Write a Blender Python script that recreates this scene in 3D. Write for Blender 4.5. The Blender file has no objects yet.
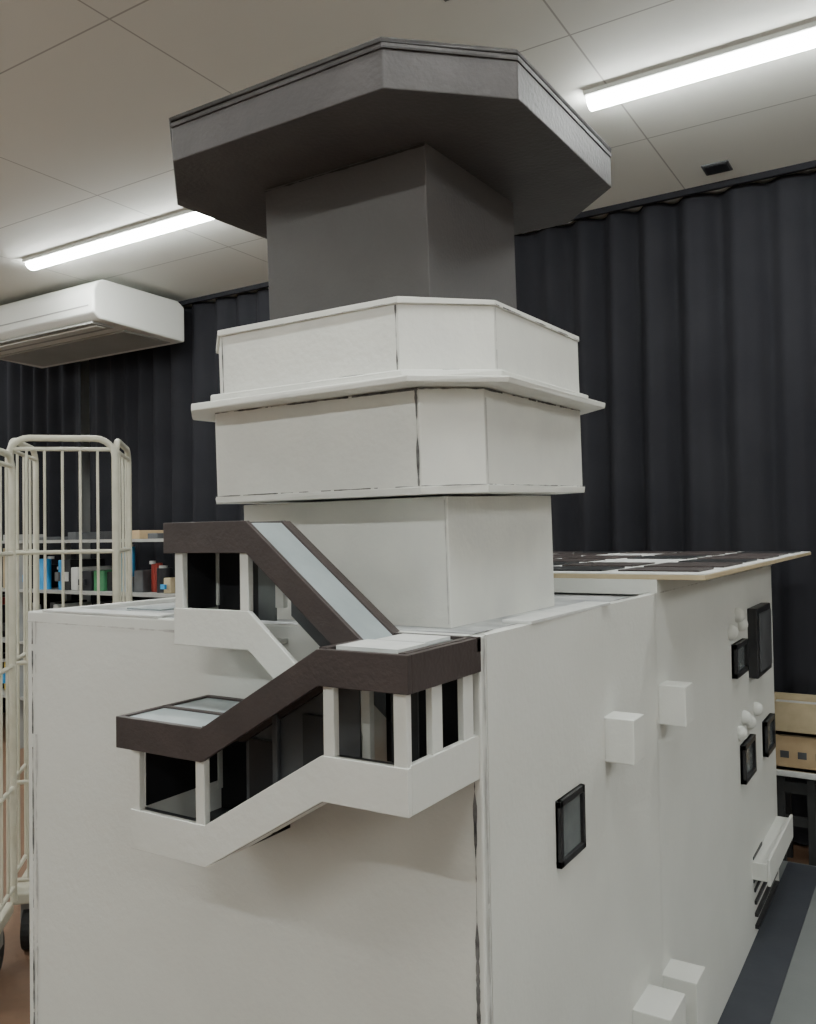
import bpy, bmesh, math, random
from mathutils import Vector, Matrix
random.seed(7)
scene = bpy.context.scene
CAM_Z = 1.5
def Z(r): return CAM_Z + r

# ------------------------------------------------------------ materials
def new_mat(name):
    m = bpy.data.materials.new(name); m.use_nodes = True
    nt = m.node_tree
    return m, nt, nt.nodes['Principled BSDF']

def paint(name, col, col2=None, rough=0.6, scale=6.0, bump=0.15, bscale=60, spec=0.3, detail=5):
    m, nt, b = new_mat(name)
    b.inputs['Roughness'].default_value = rough
    b.inputs['Specular IOR Level'].default_value = spec
    tc = nt.nodes.new('ShaderNodeTexCoord')
    n = nt.nodes.new('ShaderNodeTexNoise'); n.inputs['Scale'].default_value = scale; n.inputs['Detail'].default_value = detail
    nt.links.new(tc.outputs['Object'], n.inputs['Vector'])
    r = nt.nodes.new('ShaderNodeValToRGB')
    c2 = col2 or [c*0.9 for c in col]
    r.color_ramp.elements[0].position = 0.35; r.color_ramp.elements[0].color = (*c2, 1)
    r.color_ramp.elements[1].position = 0.65; r.color_ramp.elements[1].color = (*col, 1)
    nt.links.new(n.outputs['Fac'], r.inputs['Fac'])
    nt.links.new(r.outputs['Color'], b.inputs['Base Color'])
    if bump:
        n2 = nt.nodes.new('ShaderNodeTexNoise'); n2.inputs['Scale'].default_value = bscale; n2.inputs['Detail'].default_value = 3
        nt.links.new(tc.outputs['Object'], n2.inputs['Vector'])
        bp = nt.nodes.new('ShaderNodeBump'); bp.inputs['Strength'].default_value = bump; bp.inputs['Distance'].default_value = 0.01
        nt.links.new(n2.outputs['Fac'], bp.inputs['Height'])
        nt.links.new(bp.outputs['Normal'], b.inputs['Normal'])
    return m

WHITE = paint('painted_foam_white', (0.655,0.66,0.625), (0.625,0.63,0.595), 0.55, 5, 0.07, 80)
WHITE2 = paint('painted_foam_white_tower', (0.73,0.73,0.68), (0.68,0.68,0.64), 0.55, 11, 0.09, 80, detail=8)
ROOFW = paint('roof_patchy', (0.50,0.51,0.50), (0.26,0.27,0.28), 0.6, 14, 0.1, 60, detail=8)
GREY = paint('painted_grey', (0.112,0.105,0.104), (0.102,0.095,0.094), 0.5, 9, 0.08, 120)
GREYCAP = paint('painted_grey_cap', (0.080,0.073,0.073), (0.066,0.060,0.060), 0.5, 12, 0.12, 110, detail=8)
CAPTOP = paint('cap_top_dark', (0.04,0.036,0.035), (0.025,0.022,0.022), 0.6, 20, 0.1, 80)
BROWN = paint('painted_dark_brown', (0.060,0.047,0.045), (0.047,0.037,0.036), 0.5, 15, 0.1, 140)
SEAM = paint('seam_dark', (0.05,0.05,0.052), (0.20,0.195,0.19), 0.8, 40, 0)
SEAML = paint('seam_faint', (0.40,0.39,0.38), (0.56,0.55,0.52), 0.8, 30, 0)
DARK = paint('dark_panel', (0.016,0.016,0.018), (0.022,0.022,0.025), 0.35, 10, 0)
INNERG = paint('inner_grey', (0.10,0.105,0.11), (0.07,0.07,0.075), 0.4, 10, 0)
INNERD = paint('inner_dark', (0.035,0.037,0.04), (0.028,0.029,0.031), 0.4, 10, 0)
SHEET = paint('roof_sheet', (0.33,0.375,0.385), (0.27,0.31,0.32), 0.4, 12, 0.05, 40, spec=0.4)
WINGL = paint('window_sheet', (0.17,0.19,0.19), (0.12,0.13,0.135), 0.2, 10, 0)
FRAME = paint('frame_black', (0.018,0.018,0.02), (0.03,0.03,0.032), 0.4, 20, 0.05)
BASEG = paint('base_grey', (0.19,0.20,0.20), (0.17,0.18,0.18), 0.6, 4, 0.05)
BASED = paint('base_road_dark', (0.055,0.06,0.072), (0.045,0.048,0.06), 0.6, 6, 0.05)
CREAM = paint('cage_cream', (0.62,0.60,0.50), (0.56,0.54,0.44), 0.35, 20, 0)
ACW = paint('ac_white', (0.66,0.66,0.62), (0.64,0.64,0.60), 0.4, 3, 0)
ACG = paint('ac_grille', (0.33,0.33,0.31), (0.28,0.28,0.26), 0.5, 3, 0)
CARD = paint('cardboard', (0.50,0.37,0.22), (0.43,0.31,0.18), 0.8, 10, 0.05)
WOOD = paint('pale_wood', (0.52,0.43,0.28), (0.44,0.36,0.23), 0.6, 12, 0.05)
PAPER = paint('paper', (0.62,0.62,0.60), (0.52,0.53,0.52), 0.7, 16, 0)
RUBBER = paint('rubber', (0.03,0.03,0.03), (0.04,0.04,0.04), 0.7, 10, 0)
STEEL = paint('steel_grey', (0.36,0.36,0.34), (0.30,0.30,0.29), 0.4, 10, 0)
WALLM = paint('wall_plaster', (0.68,0.68,0.65), (0.64,0.64,0.61), 0.8, 2, 0.05)
def flat(name, c, r=0.5): return paint(name, c, [x*0.85 for x in c], r, 12, 0)

def emis(name, col, s):
    m, nt, b = new_mat(name)
    b.inputs['Base Color'].default_value = (0.9,0.9,0.9,1)
    b.inputs['Emission Color'].default_value = (*col,1)
    b.inputs['Emission Strength'].default_value = s
    return m
LAMP = emis('tube_light', (0.955,1.0,0.975), 84)

# ------------------------------------------------------------ helpers
def link(o, parent=None):
    scene.collection.objects.link(o)
    if parent is not None: o.parent = parent
    return o
def empty(name, loc=(0,0,0)):
    e = bpy.data.objects.new(name, None); e.empty_display_size = 0.1
    e.location = loc
    scene.collection.objects.link(e); return e
def mesh_obj(name, verts, faces, mat, parent=None, bevel=0, smooth=False):
    me = bpy.data.meshes.new(name); me.from_pydata([tuple(v) for v in verts], [], faces)
    bm = bmesh.new(); bm.from_mesh(me); bmesh.ops.recalc_face_normals(bm, faces=bm.faces); bm.to_mesh(me); bm.free()
    me.materials.append(mat)
    if smooth:
        for p in me.polygons: p.use_smooth = True
    o = bpy.data.objects.new(name, me); link(o, parent)
    if bevel:
        b = o.modifiers.new('bev','BEVEL'); b.width = bevel; b.segments = 2; b.limit_method = 'ANGLE'
    return o
def box(name, x0,x1,y0,y1,z0,z1, mat, parent=None, bevel=0):
    v = [(x,y,z) for z in (z0,z1) for x,y in ((x0,y0),(x1,y0),(x1,y1),(x0,y1))]
    f = [(3,2,1,0),(4,5,6,7),(0,1,5,4),(1,2,6,5),(2,3,7,6),(3,0,4,7)]
    return mesh_obj(name, v, f, mat, parent, bevel)
def prism(name, ring, z0, z1, mat, parent=None, bevel=0, jit=0):
    n = len(ring)
    v = [(x,y,z0) for x,y in ring] + [(x,y,z1) for x,y in ring]
    if jit: v=[(x+random.uniform(-jit,jit),y+random.uniform(-jit,jit),z+random.uniform(-jit,jit)*.7) for x,y,z in v]
    f = [tuple(range(n))[::-1], tuple(range(n,2*n))] + [(i,(i+1)%n,n+(i+1)%n,n+i) for i in range(n)]
    return mesh_obj(name, v, f, mat, parent, bevel)
def ext_y(name, pts, y0, y1, mat, parent=None, bevel=0):
    n = len(pts)
    v = [(x,y0,z) for x,z in pts] + [(x,y1,z) for x,z in pts]
    f = [tuple(range(n)), tuple(range(n,2*n))[::-1]] + [(i,n+i,n+(i+1)%n,(i+1)%n) for i in range(n)]
    return mesh_obj(name, v, f, mat, parent, bevel)
def ext_x(name, pts, x0, x1, mat, parent=None, bevel=0):
    n = len(pts)
    v = [(x0,y,z) for y,z in pts] + [(x1,y,z) for y,z in pts]
    f = [tuple(range(n)), tuple(range(n,2*n))[::-1]] + [(i,n+i,n+(i+1)%n,(i+1)%n) for i in range(n)]
    return mesh_obj(name, v, f, mat, parent, bevel)
def octo(cx, cy, h, c):
    return [(cx-h+c,cy-h),(cx+h-c,cy-h),(cx+h,cy-h+c),(cx+h,cy+h-c),(cx+h-c,cy+h),(cx-h+c,cy+h),(cx-h,cy+h-c),(cx-h,cy-h+c)]
def seam(name, p1, p2, nrm, w, mat, parent, fill=0.8, step=0.007):
    p1, p2, nrm = Vector(p1), Vector(p2), Vector(nrm).normalized()
    d = p2-p1; L = d.length; d.normalize(); s = d.cross(nrm).normalized()
    n = max(2, int(L/step)); v=[]; f=[]
    wa = w*.5; on = True
    for i in range(n):
        wb = max(0.0004, min(w, wa + w*random.uniform(-.4,.4)))
        if on and random.random() > .80+.2*fill: on=False
        elif not on and random.random() < .10+.5*fill: on=True
        if on:
            a = p1 + d*(L*i/n); b = p1 + d*(L*(i+1)/n)
            k = len(v); o = nrm*0.0014
            v += [a+s*wa/2+o, a-s*wa/2+o, b-s*wb/2+o, b+s*wb/2+o]
            f.append((k,k+1,k+2,k+3))
        wa = wb
    if f: return mesh_obj(name, v, f, mat, parent)
def tube(name, pts, r, mat, parent, cyclic=False):
    c = bpy.data.curves.new(name,'CURVE'); c.dimensions='3D'; c.bevel_depth=r; c.bevel_resolution=3; c.use_fill_caps=True
    s = c.splines.new('POLY'); s.points.add(len(pts)-1)
    for i,p in enumerate(pts): s.points[i].co = (*p,1)
    s.use_cyclic_u = cyclic
    c.materials.append(mat)
    o = bpy.data.objects.new(name,c); return link(o,parent)
def cyl(name, p, axis, r, h, mat, parent, seg=24):
    bm = bmesh.new(); bmesh.ops.create_cone(bm, cap_ends=True, segments=seg, radius1=r, radius2=r, depth=h)
    me = bpy.data.meshes.new(name); bm.to_mesh(me); bm.free(); me.materials.append(mat)
    o = bpy.data.objects.new(name, me); link(o,parent); o.location = p
    o.rotation_mode='QUATERNION'; o.rotation_quaternion = Vector((0,0,1)).rotation_difference(Vector(axis))
    return o

# ------------------------------------------------------------ room
WY, CZ = 4.36, 3.18
XL, XR, YB = -9.0, 4.5, -4.0
m, nt, b = new_mat('floor_vinyl')
tc = nt.nodes.new('ShaderNodeTexCoord'); n = nt.nodes.new('ShaderNodeTexNoise'); n.inputs['Scale'].default_value=30
r = nt.nodes.new('ShaderNodeValToRGB'); r.color_ramp.elements[0].color=(0.17,0.098,0.058,1); r.color_ramp.elements[1].color=(0.215,0.125,0.078,1)
nt.links.new(tc.outputs['Object'],n.inputs['Vector']); nt.links.new(n.outputs['Fac'],r.inputs['Fac']); nt.links.new(r.outputs['Color'],b.inputs['Base Color'])
b.inputs['Roughness'].default_value=0.45
box('floor', XL,XR,YB,WY+.3,-0.1,0, m)
m, nt, b = new_mat('ceiling_board')
tc = nt.nodes.new('ShaderNodeTexCoord'); mp = nt.nodes.new('ShaderNodeMapping')
mp.inputs['Location'].default_value = (1.01+12.2, -2.72+9.1, 0)
br = nt.nodes.new('ShaderNodeTexBrick'); br.offset=0
br.inputs['Scale'].default_value=1; br.inputs['Brick Width'].default_value=1.22; br.inputs['Row Height'].default_value=0.91
br.inputs['Mortar Size'].default_value=0.004; br.inputs['Mortar Smooth'].default_value=0.3
br.inputs['Color1'].default_value=(0.72,0.715,0.665,1); br.inputs['Color2'].default_value=(0.71,0.705,0.655,1); br.inputs['Mortar'].default_value=(0.40,0.39,0.36,1)
nt.links.new(tc.outputs['Object'],mp.inputs['Vector']); nt.links.new(mp.outputs['Vector'],br.inputs['Vector']); nt.links.new(br.outputs['Color'],b.inputs['Base Color'])
b.inputs['Roughness'].default_value=0.8
box('ceiling', XL,XR,YB,WY+.3,CZ,CZ+.1, m)
box('wall_back', XL,XR,WY+.2,WY+.3,0,CZ, WALLM)
box('wall_left', XL-.1,XL,YB,WY+.3,0,CZ, WALLM)
box('wall_right', XR,XR+.1,YB,WY+.3,0,CZ, WALLM)
box('wall_front', XL,XR,YB-.1,YB,0,CZ, WALLM)

# curtains
CURT = paint('curtain_fabric', (0.024,0.024,0.028), (0.019,0.019,0.023), 0.85, 3, 0.1, 200, spec=0.08)
def curtain(x0, x1):
    v=[]; f=[]; nx = int((x1-x0)/0.0125); nz=12
    for i in range(nx+1):
        x = x0+(x1-x0)*i/nx
        for j in range(nz+1):
            t=j/nz; z = 0.02+(CZ-0.035)*t
            ph = x*2*math.pi/0.19 + 1.3*math.sin(x*2.3)+0.9*math.sin(x*5.1+1)
            amp = (0.038+0.014*math.sin(x*3.7))*(1-.25*t)
            w = math.sin(ph + 0.45*(1-t)*math.sin(x*4))
            y = WY + amp*(w + 0.30*math.sin(2*ph+1)*math.sin(x*1.9)) + 0.014*(1-t)*math.sin(x*9)
            v.append((x,y,z))
    for i in range(nx):
        for j in range(nz):
            a=i*(nz+1)+j; f.append((a,a+nz+1,a+nz+2,a+1))
    return mesh_obj('curtain', v, f, CURT, smooth=True)
curtain(XL+.05, -5.71)
curtain(-5.66, XR-.05)
e=empty('curtain_track',(0,0,0))
box('rail', XL+.05,XR-.05, WY-.085,WY-.06, CZ-.03,CZ-.001, CURT, e)

# lamps
def lamp(x0,x1,y):
    e = empty('ceiling_light', ((x0+x1)/2,y,CZ))
    h=(x1-x0)/2
    box('housing', -h,h,-.06,.06,-.020,-.001, ACW, e, .004)
    pts=[(.042*math.cos(a), -.020-.034*math.sin(a)) for a in [math.pi*k/6 for k in range(7)]]
    ext_x('diffuser', pts, -h+.006, h-.006, LAMP, e)
for y in (3.15,0.75,-1.65):
    for xc in (-7.4,-3.72,-.30,3.1):
        hl=.89 if xc==-3.72 else .80
        lamp(xc-hl, xc+hl, y)
e=empty('ceiling_speaker',(-.82,4.10,CZ)); box('frame',-.06,.06,-.06,.06,-.008,-.001,INNERG,e,.002); box('grille',-.05,.05,-.05,.05,-.012,-.007,DARK,e,.002)
e=empty('smoke_vent',(-1.22,2.27,CZ)); box('frame',-.06,.06,-.06,.06,-.006,-.001,ACW,e,.002); box('grille',-.05,.05,-.05,.05,-.008,-.005,INNERG,e,.002)

# air conditioner
e = empty('ceiling_air_conditioner', (-4.42,3.45,0))
prof=[(0,Z(1.415)),(0,Z(1.56)),(.03,Z(1.61)),(.08,Z(1.635)),(.70,Z(1.635)),(.76,Z(1.60)),(.76,Z(1.355)),(.05,Z(1.375))]
ext_x('body', prof, -1.6,0, ACW, e, .014)
box('intake_grille', -1.5,-.08,.30,.70,Z(1.352),Z(1.366), ACG, e, .003)
box('air_outlet', -1.5,-.08,.05,.22,Z(1.360),Z(1.375), ACG, e, .003)
box('louver', -1.48,-.1,.10,.17,Z(1.352),Z(1.362), ACW, e, .003)
box('front_slot', -1.55,-.05,-.004,.002,Z(1.455),Z(1.462), ACG, e)
box('hanger_1', -1.4,-1.35,.2,.5,Z(1.62),CZ, STEEL, e); box('hanger_2', -.2,-.15,.2,.5,Z(1.62),CZ, STEEL, e)

# ------------------------------------------------------------ the model
M = empty('control_tower_model', (-.006,0,0))
X0, Y0, YF, XW = -.5675, 1.119, 3.72, -1.65
BZ = Z(-1.43); RZ = Z(-.154)
box('base_board', XW-.15, .9, Y0-.5, 3.98, 0.0, BZ-.004, BASEG, M, .003)
box('base_road', X0, X0+.13, Y0-.4, 3.96, BZ-.004, BZ, BASED, M)
T=.022
box('front_wall', XW,X0,Y0,Y0+T,BZ,RZ, WHITE, M, .003)
plan=[(Y0+T,0),(1.35,.0015),(1.645,.0045),(1.665,-.003),(2.02,.002),(2.05,-.002),(2.9,.002),(YF,0)]
prism('side_wall', [(X0+o,y) for y,o in plan]+[(X0-T,YF),(X0-T,Y0+T)], BZ, RZ, WHITE, M)
box('left_wall', XW,XW+T,Y0+T,YF,BZ,RZ, WHITE, M, .002)
box('rear_wall', XW,X0,YF-T,YF,BZ,RZ, WHITE, M, .002)
box('roof_deck', XW+T,X0-T,Y0+T,YF-T,RZ-.03,RZ-.010, ROOFW, M)
# raised rear hall
RZ2=Z(-.122)
box('rear_hall_upper', XW+.02,X0-.001,2.06,YF,RZ-.005,RZ2, WHITE, M, .001)
bx0,bx1,by0,by1 = -1.75,-.455,2.06,4.05
box('roof_board', bx0,bx1,by0,by1,RZ2,RZ2+.012, WOOD, M, .001)
box('roof_board_top', bx0+.002,bx1-.002,by0+.002,by1-.002,RZ2+.012,RZ2+.014, PAPER, M)
k=0
ys=[2.11,2.38,2.72,3.02,3.42,3.72,4.02]
for i in range(len(ys)-1):
    xs=[-1.72,-1.45,-1.22,-.98,-.72,-.47]
    for j in range(len(xs)-1):
        if (i*5+j) in (2,13,20,22): continue
        k+=1
        g=.022 if (i+j)%2 else .032
        box('roof_panel_%d'%k, xs[j]+g*.7,xs[j+1]-g*.7,ys[i]+g*1.7,ys[i+1]-g*1.7,RZ2+.014,RZ2+.018, BROWN if (i+j)%3 else FRAME, M)
# rim caps / seams on the building
seam('seam_corner', (X0-.012,Y0,BZ),(X0-.012,Y0,Z(-.36)),(0,-1,0),.007,SEAM,M,.85)
seam('seam_corner_top', (X0-.012,Y0,Z(-.34)),(X0-.012,Y0,RZ),(0,-1,0),.003,SEAML,M,.9)
seam('seam_corner_side', (X0,Y0+.012,BZ),(X0,Y0+.012,RZ),(1,0,0),.007,SEAML,M,.9)
seam('seam_left', (XW+.018,Y0,BZ),(XW+.018,Y0,RZ-.02),(0,-1,0),.005,SEAM,M,.7)
seam('seam_left2', (XW+.03,Y0,BZ),(XW+.03,Y0,RZ-.02),(0,-1,0),.008,SEAML,M,.8)
seam('seam_top', (XW,Y0,RZ-.022),(-1.15,Y0,RZ-.022),(0,-1,0),.005,SEAML,M,.8)
seam('seam_rim', (XW,Y0+.018,RZ),(X0,Y0+.018,RZ),(0,0,1),.006,SEAM,M,.6)
seam('seam_rim2', (X0-.018,Y0,RZ),(X0-.018,2.05,RZ),(0,0,1),.006,SEAM,M,.7)
seam('seam_under_board', (X0+.001,2.07,RZ),(X0+.001,YF,RZ),(1,0,0),.004,SEAML,M,.7)
box('rim_flap', X0-.05,X0+.004,1.30,1.70,RZ,RZ+.006, PAPER, M, .001)
box('rim_flap_left', XW+.05,-1.25,Y0+.0,Y0+.05,RZ,RZ+.005, PAPER, M, .001)
for i in range(22):
    x=random.uniform(XW+.05,-1.2); y=random.uniform(Y0+.06,1.9)
    box('roof_scrap_%d'%i, x,x+random.uniform(.03,.12),y,y+random.uniform(.03,.1),RZ-.010,RZ-.010+random.uniform(.002,.006), random.choice([PAPER,INNERG,SHEET,SEAML]), M)

# tower
TW = empty('tower', (0,0,0)); TW.parent = M
cx,cy=-.947,1.508
def sq(h): return [(cx-h,cy-h),(cx+h,cy-h),(cx+h,cy+h),(cx-h,cy+h)]
prism('shaft_white', sq(.2335), RZ-.022, Z(.066), WHITE2, TW, .002)
prism('gallery_floor', octo(cx,cy,.312,.082), Z(.070), Z(.082), WHITE2, TW, .001, .0012)
prism('gallery_lower', octo(cx,cy,.308,.080), Z(.080), Z(.245), WHITE2, TW, .002)
prism('gallery_ledge', octo(cx,cy,.360,.121), Z(.246), Z(.258), WHITE2, TW, .002, .0022)
prism('gallery_ledge_step', octo(cx,cy,.334,.120), Z(.258), Z(.274), WHITE2, TW, .002, .002)
o8=octo(cx,cy,.318,.118); i8=octo(cx,cy,.298,.110)
def ring_prism(name, o, i, z0, z1, mat, parent, jit=0):
    n=len(o); o=[(x+random.uniform(-jit,jit),y+random.uniform(-jit,jit)) for x,y in o]
    v=[(x,y,z0) for x,y in o]+[(x,y,z1+random.uniform(-jit,jit)) for x,y in o]+[(x,y,z0) for x,y in i]+[(x,y,z1) for x,y in i]; f=[]
    for a in range(n):
        c=(a+1)%n
        f+=[(a,c,n+c,n+a),(2*n+a,3*n+a,3*n+c,2*n+c),(n+a,n+c,3*n+c,3*n+a),(a,2*n+a,2*n+c,c)]
    return mesh_obj(name,v,f,mat,parent,.001)
ring_prism('gallery_parapet', o8,i8, Z(.272),Z(.386), WHITE2, TW)
ring_prism('gallery_parapet_cap', octo(cx,cy,.322,.120),i8, Z(.386),Z(.396), WHITE2, TW, .0018)
prism('gallery_deck', i8, Z(.266), Z(.285), WHITE2, TW)
prism('shaft_grey', sq(.188), Z(.285), Z(.702), GREY, TW, .002)
prism('cap_body', octo(cx,cy,.391,.158), Z(.702), Z(.765), GREYCAP, TW, .002)
prism('cap_band', octo(cx,cy,.3925,.159), Z(.765), Z(.774), GREYCAP, TW, .001)
prism('cap_top', octo(cx,cy,.394,.160), Z(.774), Z(.783), CAPTOP, TW, .002, .002)
def ring_seams(name, h,c,z1,mat,w=.005,fill=.7):
    o=octo(cx,cy,h,c)
    nr=[(0,-1,0),(1,-1,0),(1,0,0)]
    for a,(p,q) in enumerate(((o[0],o[1]),(o[1],o[2]),(o[2],o[3]))):
        seam('%s_h%d'%(name,a),(p[0],p[1],z1),(q[0],q[1],z1),nr[a],w,mat,TW,fill)
ring_seams('seam_parapet', .322,.120, Z(.387), SEAM, .003,.5)
ring_seams('seam_ledge', .318,.118, Z(.276), SEAM, .003,.5)
ring_seams('seam_ledge2', .308,.080, Z(.243), SEAM, .004,.65)
ring_seams('seam_cap', .3925,.159, Z(.767), CAPTOP, .003,.95)
ring_seams('seam_floor', .312,.082, Z(.083), SEAM, .002,.4)
o=octo(cx,cy,.318,.118); seam('seam_v1',(o[1][0]-.004,o[1][1],Z(.276)),(o[1][0]-.004,o[1][1],Z(.384)),(0,-1,0),.004,SEAM,TW,.97)
seam('seam_v2',(o[2][0],o[2][1]+.004,Z(.276)),(o[2][0],o[2][1]+.004,Z(.384)),(1,0,0),.003,SEAML,TW,.85)
seam('seam_v0',(o[0][0]+.006,o[0][1],Z(.276)),(o[0][0]+.006,o[0][1],Z(.384)),(0,-1,0),.003,SEAM,TW,.6)
o=octo(cx,cy,.308,.080); seam('seam_v3',(o[1][0]-.004,o[1][1],Z(.083)),(o[1][0]-.004,o[1][1],Z(.243)),(0,-1,0),.006,SEAM,TW,.98)
seam('seam_v4',(o[2][0],o[2][1]+.004,Z(.083)),(o[2][0],o[2][1]+.004,Z(.243)),(1,0,0),.003,SEAML,TW,.85)
seam('seam_shaft',(cx+.2335-.004,cy-.2335,RZ),(cx+.2335-.004,cy-.2335,Z(.06)),(0,-1,0),.003,SEAML,TW,.8)
seam('seam_shafttop',(cx-.188,cy-.188,Z(.697)),(cx+.188,cy-.188,Z(.697)),(0,-1,0),.005,CAPTOP,TW,.9)
piv=Vector((cx,cy,RZ)); ax=Vector((-.527,.85,0)); ax2=Vector((.85,.527,0))
TW.matrix_local = Matrix.Translation(Vector((.009,.006,.003))) @ Matrix.Translation(piv) @ Matrix.Rotation(.025,4,ax2) @ Matrix.Rotation(-0.018,4,ax) @ Matrix.Translation(-piv)

# staircase
ST = empty('stair_tower', (0,0,0)); ST.parent = M
xa,xb,xc,xd = -1.119,-.931,-.710,-.5655
ya,ym = .915,1.017
zl,zm,zu = -.286,-.155,.024
def band(name, prof, o0, o1, y0, y1, mat, xin0=0, xin1=0):
    p=[list(a) for a in prof]; p[0][0]+=xin0; p[-1][0]-=xin1
    pts=[(x,Z(z+o0)) for x,z in p]+[(x,Z(z+o1)) for x,z in reversed(p)]
    return ext_y(name, pts, y0,y1, mat, ST, .001)
low=[(xa,zl),(xb,zl),(xc,zm),(xd,zm)]
up=[(xa,zu),(xb,zu),(xc,zm)]
t=.010
HB=-.207
band('fascia_lower', low, 0,-.050, ya,ya+t, BROWN)
band('parapet_lower', low, -.145,HB, ya+.006,ya+.006+t, WHITE, .026,.006)
band('parapet_lower_lining', low, -.146,HB, ya+.006+t,ya+.018+t, INNERD, .027,.007)
band('fascia_lower_inner', low[:3], 0,-.040, ym-t,ym, BROWN)
band('flight_screen_lower', low[1:3], -.04,HB, ym-.004,ym, INNERG)
band('roof_lower_flight', low[1:3], -.004,-.012, ya+t,ym-t, SHEET)
band('floor_lower', low, HB+.008,HB, ya+.028,ym, WHITE, .026,.01)
band('floor_lower_tread', low, HB+.012,HB+.008, ya+.028,ym-.004, INNERD, .03,.012)
# lower landing
box('fascia_left', xa,xa+t,ya+t,Y0,Z(zl-.05),Z(zl), BROWN, ST, .001)
box('fascia_right_low', xb-t,xb,ym,Y0,Z(zl-.04),Z(zl), BROWN, ST, .001)
box('roof_low', xa+t,xb-.002,ya+t,Y0,Z(zl-.012),Z(zl-.003), SHEET, ST)
box('roof_low_border_b', xa+t,xb,Y0-.012,Y0,Z(zl-.02),Z(zl), BROWN, ST)
box('roof_low_border_r', xb-.006,xb+.002,ya+t,ym,Z(zl-.01),Z(zl+.001), BROWN, ST)
box('floor_low', xa+.026,xb,ym,Y0,Z(zl+HB),Z(zl+HB+.012), INNERD, ST)
box('parapet_left', xa+.026,xa+.026+t,ya+.016,Y0,Z(zl+HB),Z(zl-.145), WHITE, ST, .001)
box('parapet_right_low', xb-t,xb,ym,Y0,Z(zl+HB),Z(zl-.145), INNERD, ST, .001)
box('back_panel_low', xa+.028,xb,Y0-.006,Y0,Z(zl-.20),Z(zl-.012), DARK, ST)
box('window_side_low', xa+.034,xa+.037,ya+.03,Y0-.006,Z(zl-.145),Z(zl-.012), DARK, ST)
box('dark_door', xb+.012,xb+.062,ym-.010,ym-.005,Z(-.46),Z(-.318), DARK, ST)
box('dark_panel_flight', xb+.12,xb+.17,ym-.010,ym-.005,Z(-.35),Z(-.27), INNERD, ST)
# mid landing
box('fascia_right', xd-t,xd,ya+t,Y0,Z(zm-.05),Z(zm), BROWN, ST, .001)
box('parapet_right', xd-.006-t,xd-.006,ya+.016,Y0,Z(zm+HB),Z(zm-.143), WHITE, ST, .001)
box('roof_mid', xc,xd-t,ya+t,Y0,Z(zm-.012),Z(zm-.004), SHEET, ST)
box('roof_mid_border_l', xc-.004,xc+.010,ya+t,ym,Z(zm-.01),Z(zm+.001), BROWN, ST)
box('roof_mid_border_b', xc,xd,Y0-.012,Y0,Z(zm-.02),Z(zm+.001), BROWN, ST)
box('roof_mid_border_r', xd-.02,xd-.009,ya+t,Y0,Z(zm-.01),Z(zm+.001), BROWN, ST)
box('roof_mid_sheet_top', xc+.016,xd-.028,ya+.022,ym-.004,Z(zm-.003),Z(zm+.003), PAPER, ST)
box('roof_mid_sheet_top2', xc+.022,xd-.040,ym+.006,Y0-.02,Z(zm-.003),Z(zm+.002), PAPER, ST)
box('floor_mid', xc,xd-.016,ya+.016,Y0,Z(zm+HB),Z(zm+HB+.012), INNERD, ST)
box('back_panel_mid', xc-.02,xd-.018,Y0-.006,Y0,Z(zm-.20),Z(zm-.012), DARK, ST)
box('inner_screen_mid', xc+.045,xd-.055,ym+.010,ym+.014,Z(zm-.20),Z(zm-.012), INNERD, ST)
def post(i,x,y,z0,z1,w=.016,d=.012,mat=WHITE): box('post_%d'%i,x-w/2,x+w/2,y-d/2,y+d/2,Z(z0),Z(z1),mat,ST,.001)
yp=ya+.0125
P=0
for x,z in ((xa+.036,zl),(xb-.010,zl),(xc+.012,zm)):
    P+=1; post(P,x,yp+.0015,z-.147,z-.03,.018)
P+=1; post(P,xd-.018,yp+.0015,zm-.147,zm-.03,.020)
for x in (xb+.068,):
    z=zl+(zm-zl)*(x-xb)/(xc-xb); P+=1; post(P,x,ym-.010,z-.19,z-.03,.010,.008,INNERG)
for y,d in ((ya+.088,.028),(ya+.178,.030)):
    P+=1; post(P,xd-.0135,y,zm-.145,zm-.03,.010,d)
P+=1; post(P,xa+.032,Y0-.01,zl-.16,zl-.03)
P+=1; post(P,xc+.012,ym,zm-.19,zm-.03,.014,.012,WHITE)
# upper run
band('fascia_upper', up, 0,-.052, ym,ym+t, BROWN)
band('fascia_upper_back', up, 0,-.04, Y0-.002,Y0+t, BROWN)
band('roof_upper_flight', [(xb,zu),(xc,zm)], -.003,-.010, ym+t,Y0-.002, SHEET)
band('roof_upper_strip', [(xb,zu),(xc,zm)], .001,-.010, Y0-.014,Y0-.002, BROWN)
band('parapet_upper', up, -.145,HB, ym+.004,ym+.004+t, WHITE, .02,0)
band('glass_upper_flight', [(xb+.012,zu-.01),(xc,zm)], -.04,-.15, Y0-.006,Y0-.003, INNERG)
box('roof_up', xa+t,xb,ym+t,Y0-.003,Z(zu-.012),Z(zu-.004), BROWN, ST)
box('fascia_up_left', xa,xa+t,ym+t,Y0,Z(zu-.05),Z(zu-.001), BROWN, ST, .001)
box('floor_up', xa+.02,xb,ym+.012,Y0,Z(zu+HB),Z(zu+HB+.008), WHITE, ST)
box('parapet_up_left', xa+.02,xa+.03,ym+.012,Y0,Z(zu+HB),Z(zu-.145), WHITE, ST, .001)
for x,y in ((xa+.031,ym+.0115),(xb-.009,ym+.0115),(xa+.03,Y0-.006),(xb-.008,Y0-.006)):
    P+=1; post(P,x,y,zu-.147,zu-.03,.018)
box('back_panel_up', xa+.035,xa+.13,Y0-.008,Y0-.002,Z(zu-.17),Z(zu-.012), DARK, ST)
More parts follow.
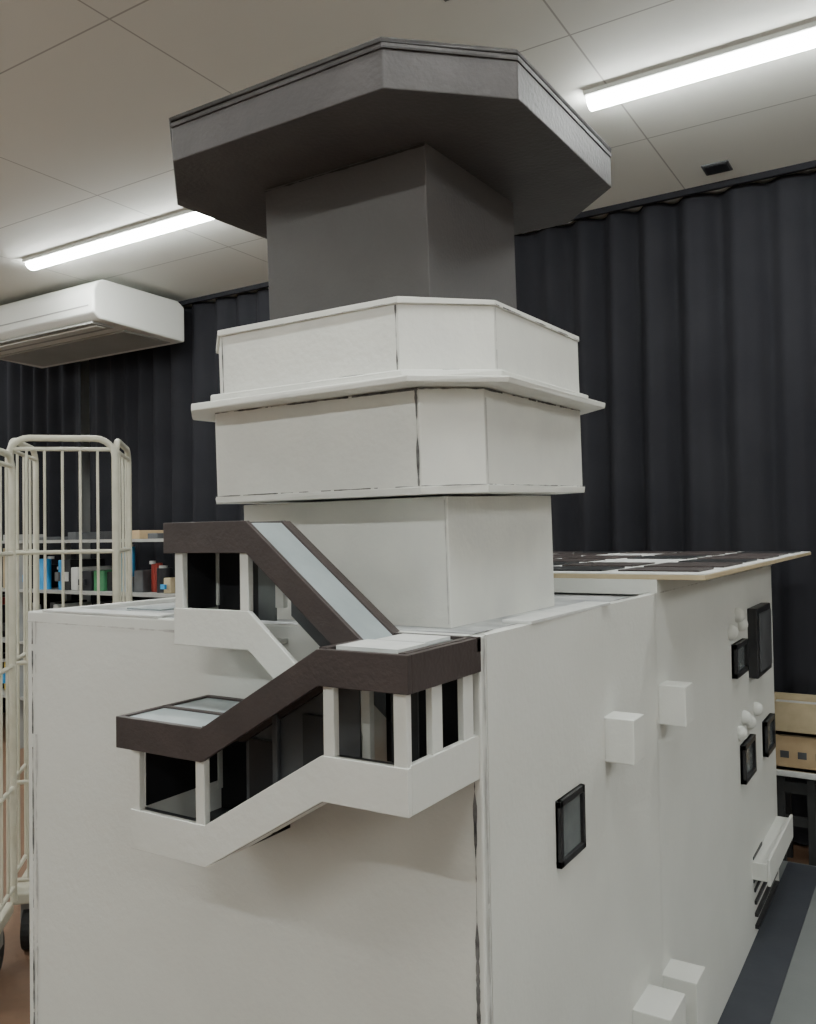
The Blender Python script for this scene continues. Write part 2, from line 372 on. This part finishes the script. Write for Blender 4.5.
box('window_up', xa+.13,xb-.02,Y0-.008,Y0-.004,Z(zu-.17),Z(zu-.012), WINGL, ST)
box('window_up_left', xa+.031,xa+.034,ym+.018,Y0-.008,Z(zu-.15),Z(zu-.012), DARK, ST)

# right-face fittings
def outbox(name,y,z0,z1,prot,dep,mat=WHITE,parent=M): return box(name,X0-.002,X0+prot,y,y+dep,Z(z0),Z(z1),mat,parent,.002)
outbox('vent_box_1',1.651,-.462,-.374,.062,.070)
outbox('vent_box_2',2.055,-.468,-.374,.062,.072)
outbox('vent_box_3',2.02,-1.16,-1.045,.080,.09)
outbox('vent_box_4',1.80,-1.20,-1.02,.080,.12)
def window(name,y0,y1,z0,z1,fw=.012,pr=.012):
    w=empty(name,(0,0,0)); w.parent=M
    box('pane',X0,X0+pr*.5,y0,y1,Z(z0),Z(z1),WINGL,w)
    box('frame_a',X0,X0+pr,y0,y0+fw,Z(z0),Z(z1),FRAME,w,.001); box('frame_b',X0,X0+pr,y1-fw,y1,Z(z0),Z(z1),FRAME,w,.001)
    box('frame_c',X0,X0+pr,y0,y1,Z(z0),Z(z0+fw),FRAME,w,.001); box('frame_d',X0,X0+pr,y0,y1,Z(z1-fw),Z(z1),FRAME,w,.001)
window('small_window_1',1.390,1.510,-.583,-.468)
window('small_window_2',2.89,3.08,-.487,-.378,.016,.02)
window('small_window_3',2.99,3.18,-.851,-.724,.016,.02)
window('small_window_4',3.42,3.60,-.86,-.73,.016,.02)
box('dark_shutter',X0,X0+.035,3.18,3.46,Z(-.53),Z(-.285),FRAME,M,.004)
box('dark_shutter_face',X0+.035,X0+.040,3.20,3.44,Z(-.51),Z(-.305),INNERG,M,.002)
def knob(i,y,z):
    bm=bmesh.new(); bmesh.ops.create_uvsphere(bm,u_segments=16,v_segments=10,radius=.025)
    me=bpy.data.meshes.new('hood'); bm.to_mesh(me); bm.free(); me.materials.append(WHITE)
    for p in me.polygons: p.use_smooth=True
    o=bpy.data.objects.new('vent_hood_%d'%i,me); link(o,M); o.location=(X0+.006,y,Z(z))
for i,(y,z) in enumerate(((2.87,-.335),(3.03,-.325),(2.98,-.29),(2.98,-.68),(3.14,-.675),(3.06,-.645),(3.28,-.655))): knob(i,y,z)
box('canopy_front',X0,X0+.05,3.15,3.70,Z(-1.22),Z(-1.16),WHITE,M,.002)
box('canopy_lip',X0+.05,X0+.06,3.15,3.70,Z(-1.235),Z(-1.145),WHITE,M,.002)
for i in range(4):
    box('shutter_slat_%d'%i,X0,X0+.006+.003*i,3.18,3.62,Z(-1.275-.042*i),Z(-1.262-.042*i),FRAME,M)
box('entry_door',X0,X0+.004,3.17,3.34,Z(-1.24),Z(-1.15),DARK,M)

# ------------------------------------------------------------ roll cages
def roll_cage(B, ang, L, D, H):
    e = empty('roll_cage_cart', (B[0],B[1],0)); e.rotation_euler=(0,0,ang)
    z0=.22
    def uframe(nm, p, q, bars, rails, r=.012):
        p=Vector(p); q=Vector(q); d=(q-p); w=d.length; d.normalize(); rr=.07
        pts=[p+Vector((0,0,z0)), p+Vector((0,0,H-rr))]
        for k in range(1,7):
            a=math.pi/2*k/6; pts.append(p+d*(rr-rr*math.cos(a))+Vector((0,0,H-rr+rr*math.sin(a))))
        for k in range(0,7):
            a=math.pi/2*k/6; pts.append(q-d*(rr-rr*math.sin(a))+Vector((0,0,H-rr+rr*math.cos(a))))
        pts.append(q+Vector((0,0,z0)))
        tube(nm+'_frame',pts,r,CREAM,e)
        for k in range(bars):
            c=p+d*w*(k+1)/(bars+1); tube(nm+'_rod_%d'%k,[c+Vector((0,0,z0+.05)),c+Vector((0,0,H-.04))],.005,CREAM,e)
        for k,zz in enumerate(rails):
            tube(nm+'_rail_%d'%k,[p+Vector((0,0,zz)),q+Vector((0,0,zz))],.008,CREAM,e)
    rails=[z0+.05,.62,1.05,1.45,H-.04]
    uframe('front',(-L,0,0),(0,0,0),5,rails)
    uframe('side_r',(0,.03,0),(0,D,0),3,rails)
    uframe('side_l',(-L,.03,0),(-L,D,0),3,rails)
    box('deck',-L,0,0,D,z0-.04,z0,CREAM,e,.006)
    for i,(x,y) in enumerate(((-.05,.06),(-L+.05,.06),(-.05,D-.06),(-L+.05,D-.06))):
        cyl('wheel_%d'%i,(x,y,.075),(1,0,0),.075,.03,RUBBER,e)
        box('fork_%d'%i,x-.025,x+.025,y-.02,y+.02,.09,z0-.04,STEEL,e,.002)
roll_cage((-2.60,2.12),math.radians(44),.37,.46,1.87)
roll_cage((-2.575,1.59),math.radians(43),.40,.34,1.80)

# ------------------------------------------------------------ storage along the curtain (left)
e=empty('storage_rack',(0,0,0))
rx0,rx1,ry0,ry1=-7.4,-3.9,3.72,4.16
for x in (rx0,-5.65,rx1-.04):
    for y in (ry0,ry1-.04): box('upright',x,x+.04,y,y+.04,0,1.5,STEEL,e)
for i,z in enumerate((.35,.75,1.12,1.47)): box('shelf_%d'%i,rx0,rx1,ry0,ry1,z,z+.02,STEEL,e)
BLU=flat('item_blue',(0.05,0.30,0.62)); CYA=flat('item_cyan',(0.10,0.48,0.68)); RED=flat('item_red',(0.32,0.04,0.03)); GRN=flat('item_green',(0.06,0.22,0.10)); WHT=flat('item_white',(0.5,0.5,0.48)); YEL=flat('item_yellow',(0.55,0.42,0.08)); BLK=flat('item_black',(0.02,0.02,0.025))
seq=[BLK,BLU,DARK,WHT,BLK,GRN,DARK,CYA,BLU,FRAME,INNERG,RED,BLK,WOOD,DARK,YEL,BLK,WHT,BLU]
k=0
for z in (.37,.77,1.14):
    x=rx0+.06
    while x<rx1-.15:
        w=random.uniform(.04,.12); h=random.uniform(.08,.30); k+=1
        c=seq[k%len(seq)]
        if random.random()<.4:
            cyl('tub_%d'%k,(x+w/2,random.uniform(3.80,3.90),z+h/2),(0,0,1),w/2*.9,h,c,e)
            cyl('tub_lid_%d'%k,(x+w/2,3.85,z+h+.006),(0,0,1),w/2*.5,.02,WHT,e)
        else:
            box('carton_%d'%k,x,x+w,3.76+random.uniform(0,.08),4.06,z,z+h,c,e,.006)
            if random.random()<.6: box('label_%d'%k,x+w*.2,x+w*.8,3.752,3.77,z+h*.3,z+h*.6,seq[(k*7+3)%len(seq)],e)
        x+=w+random.uniform(.0,.02)
x=rx0+.1
while x<rx1-.2:
    w=random.uniform(.05,.2); k+=1
    box('top_item_%d'%k,x,x+w,3.8,4.05,1.49,1.49+random.uniform(.02,.07),random.choice([DARK,INNERG,FRAME,STEEL,CARD]),e,.004)
    x+=w+random.uniform(.05,.3)

# ------------------------------------------------------------ things behind the right end
def tray(name,x0,x1,y0,y1,z0,z1,mat):
    e=empty(name,(0,0,0)); t=.015
    box('bottom',x0,x1,y0,y1,z0,z0+t,mat,e)
    box('side_1',x0,x1,y0,y0+t,z0,z1,mat,e,.001); box('side_2',x0,x1,y1-t,y1,z0,z1,mat,e,.001)
    box('side_3',x0,x0+t,y0,y1,z0,z1,mat,e,.001); box('side_4',x1-t,x1,y0,y1,z0,z1,mat,e,.001)
    return e
e=empty('folding_table',(0,0,0))
box('top',-.66,.9,4.0,4.26,.42,.445,PAPER,e,.004)
for x in (-.62,-.50,.84):
    for y in (4.03,4.21): box('leg',x,x+.03,y,y+.03,0,.42,RUBBER,e)
box('brace',-.62,.86,4.04,4.06,.2,.24,RUBBER,e)
box('brace2',-.62,.86,4.04,4.06,.34,.39,RUBBER,e)
t1=tray('wooden_tray',-.66,-.10,4.0,4.24,.60,.74,WOOD)
box('papers',-.64,-.12,4.02,4.22,.615,.71,PAPER,t1)
t2=tray('cardboard_box',-.64,-.08,4.01,4.24,.446,.595,CARD)
box('flap',-.62,-.10,4.03,4.22,.585,.592,CARD,t2)
for i in range(7): box('print_%d'%i,-.60+.07*i,-.565+.07*i,4.008,4.011,.50,.53,INNERG,t2)

# ------------------------------------------------------------ camera, world
cam=bpy.data.cameras.new('cam'); co=bpy.data.objects.new('camera',cam); scene.collection.objects.link(co)
cam.sensor_fit='VERTICAL'; cam.sensor_height=24; cam.lens=24*850/1024; cam.clip_start=.02
yaw=math.atan2(.527,.850); pit=.0247; rol=.016
F=Vector((-math.sin(yaw)*math.cos(pit), math.cos(yaw)*math.cos(pit), math.sin(pit)))
R=Vector((math.cos(yaw),math.sin(yaw),0)); U=R.cross(F)
R2=R*math.cos(rol)-U*math.sin(rol); U2=U*math.cos(rol)+R*math.sin(rol)
mt=Matrix((R2,U2,-F)).transposed().to_4x4(); mt.translation=Vector((0,0,CAM_Z)); co.matrix_world=mt
scene.camera=co
w=bpy.data.worlds.new('world'); scene.world=w; w.use_nodes=True
w.node_tree.nodes['Background'].inputs['Color'].default_value=(.8,.85,1,1); w.node_tree.nodes['Background'].inputs['Strength'].default_value=.2
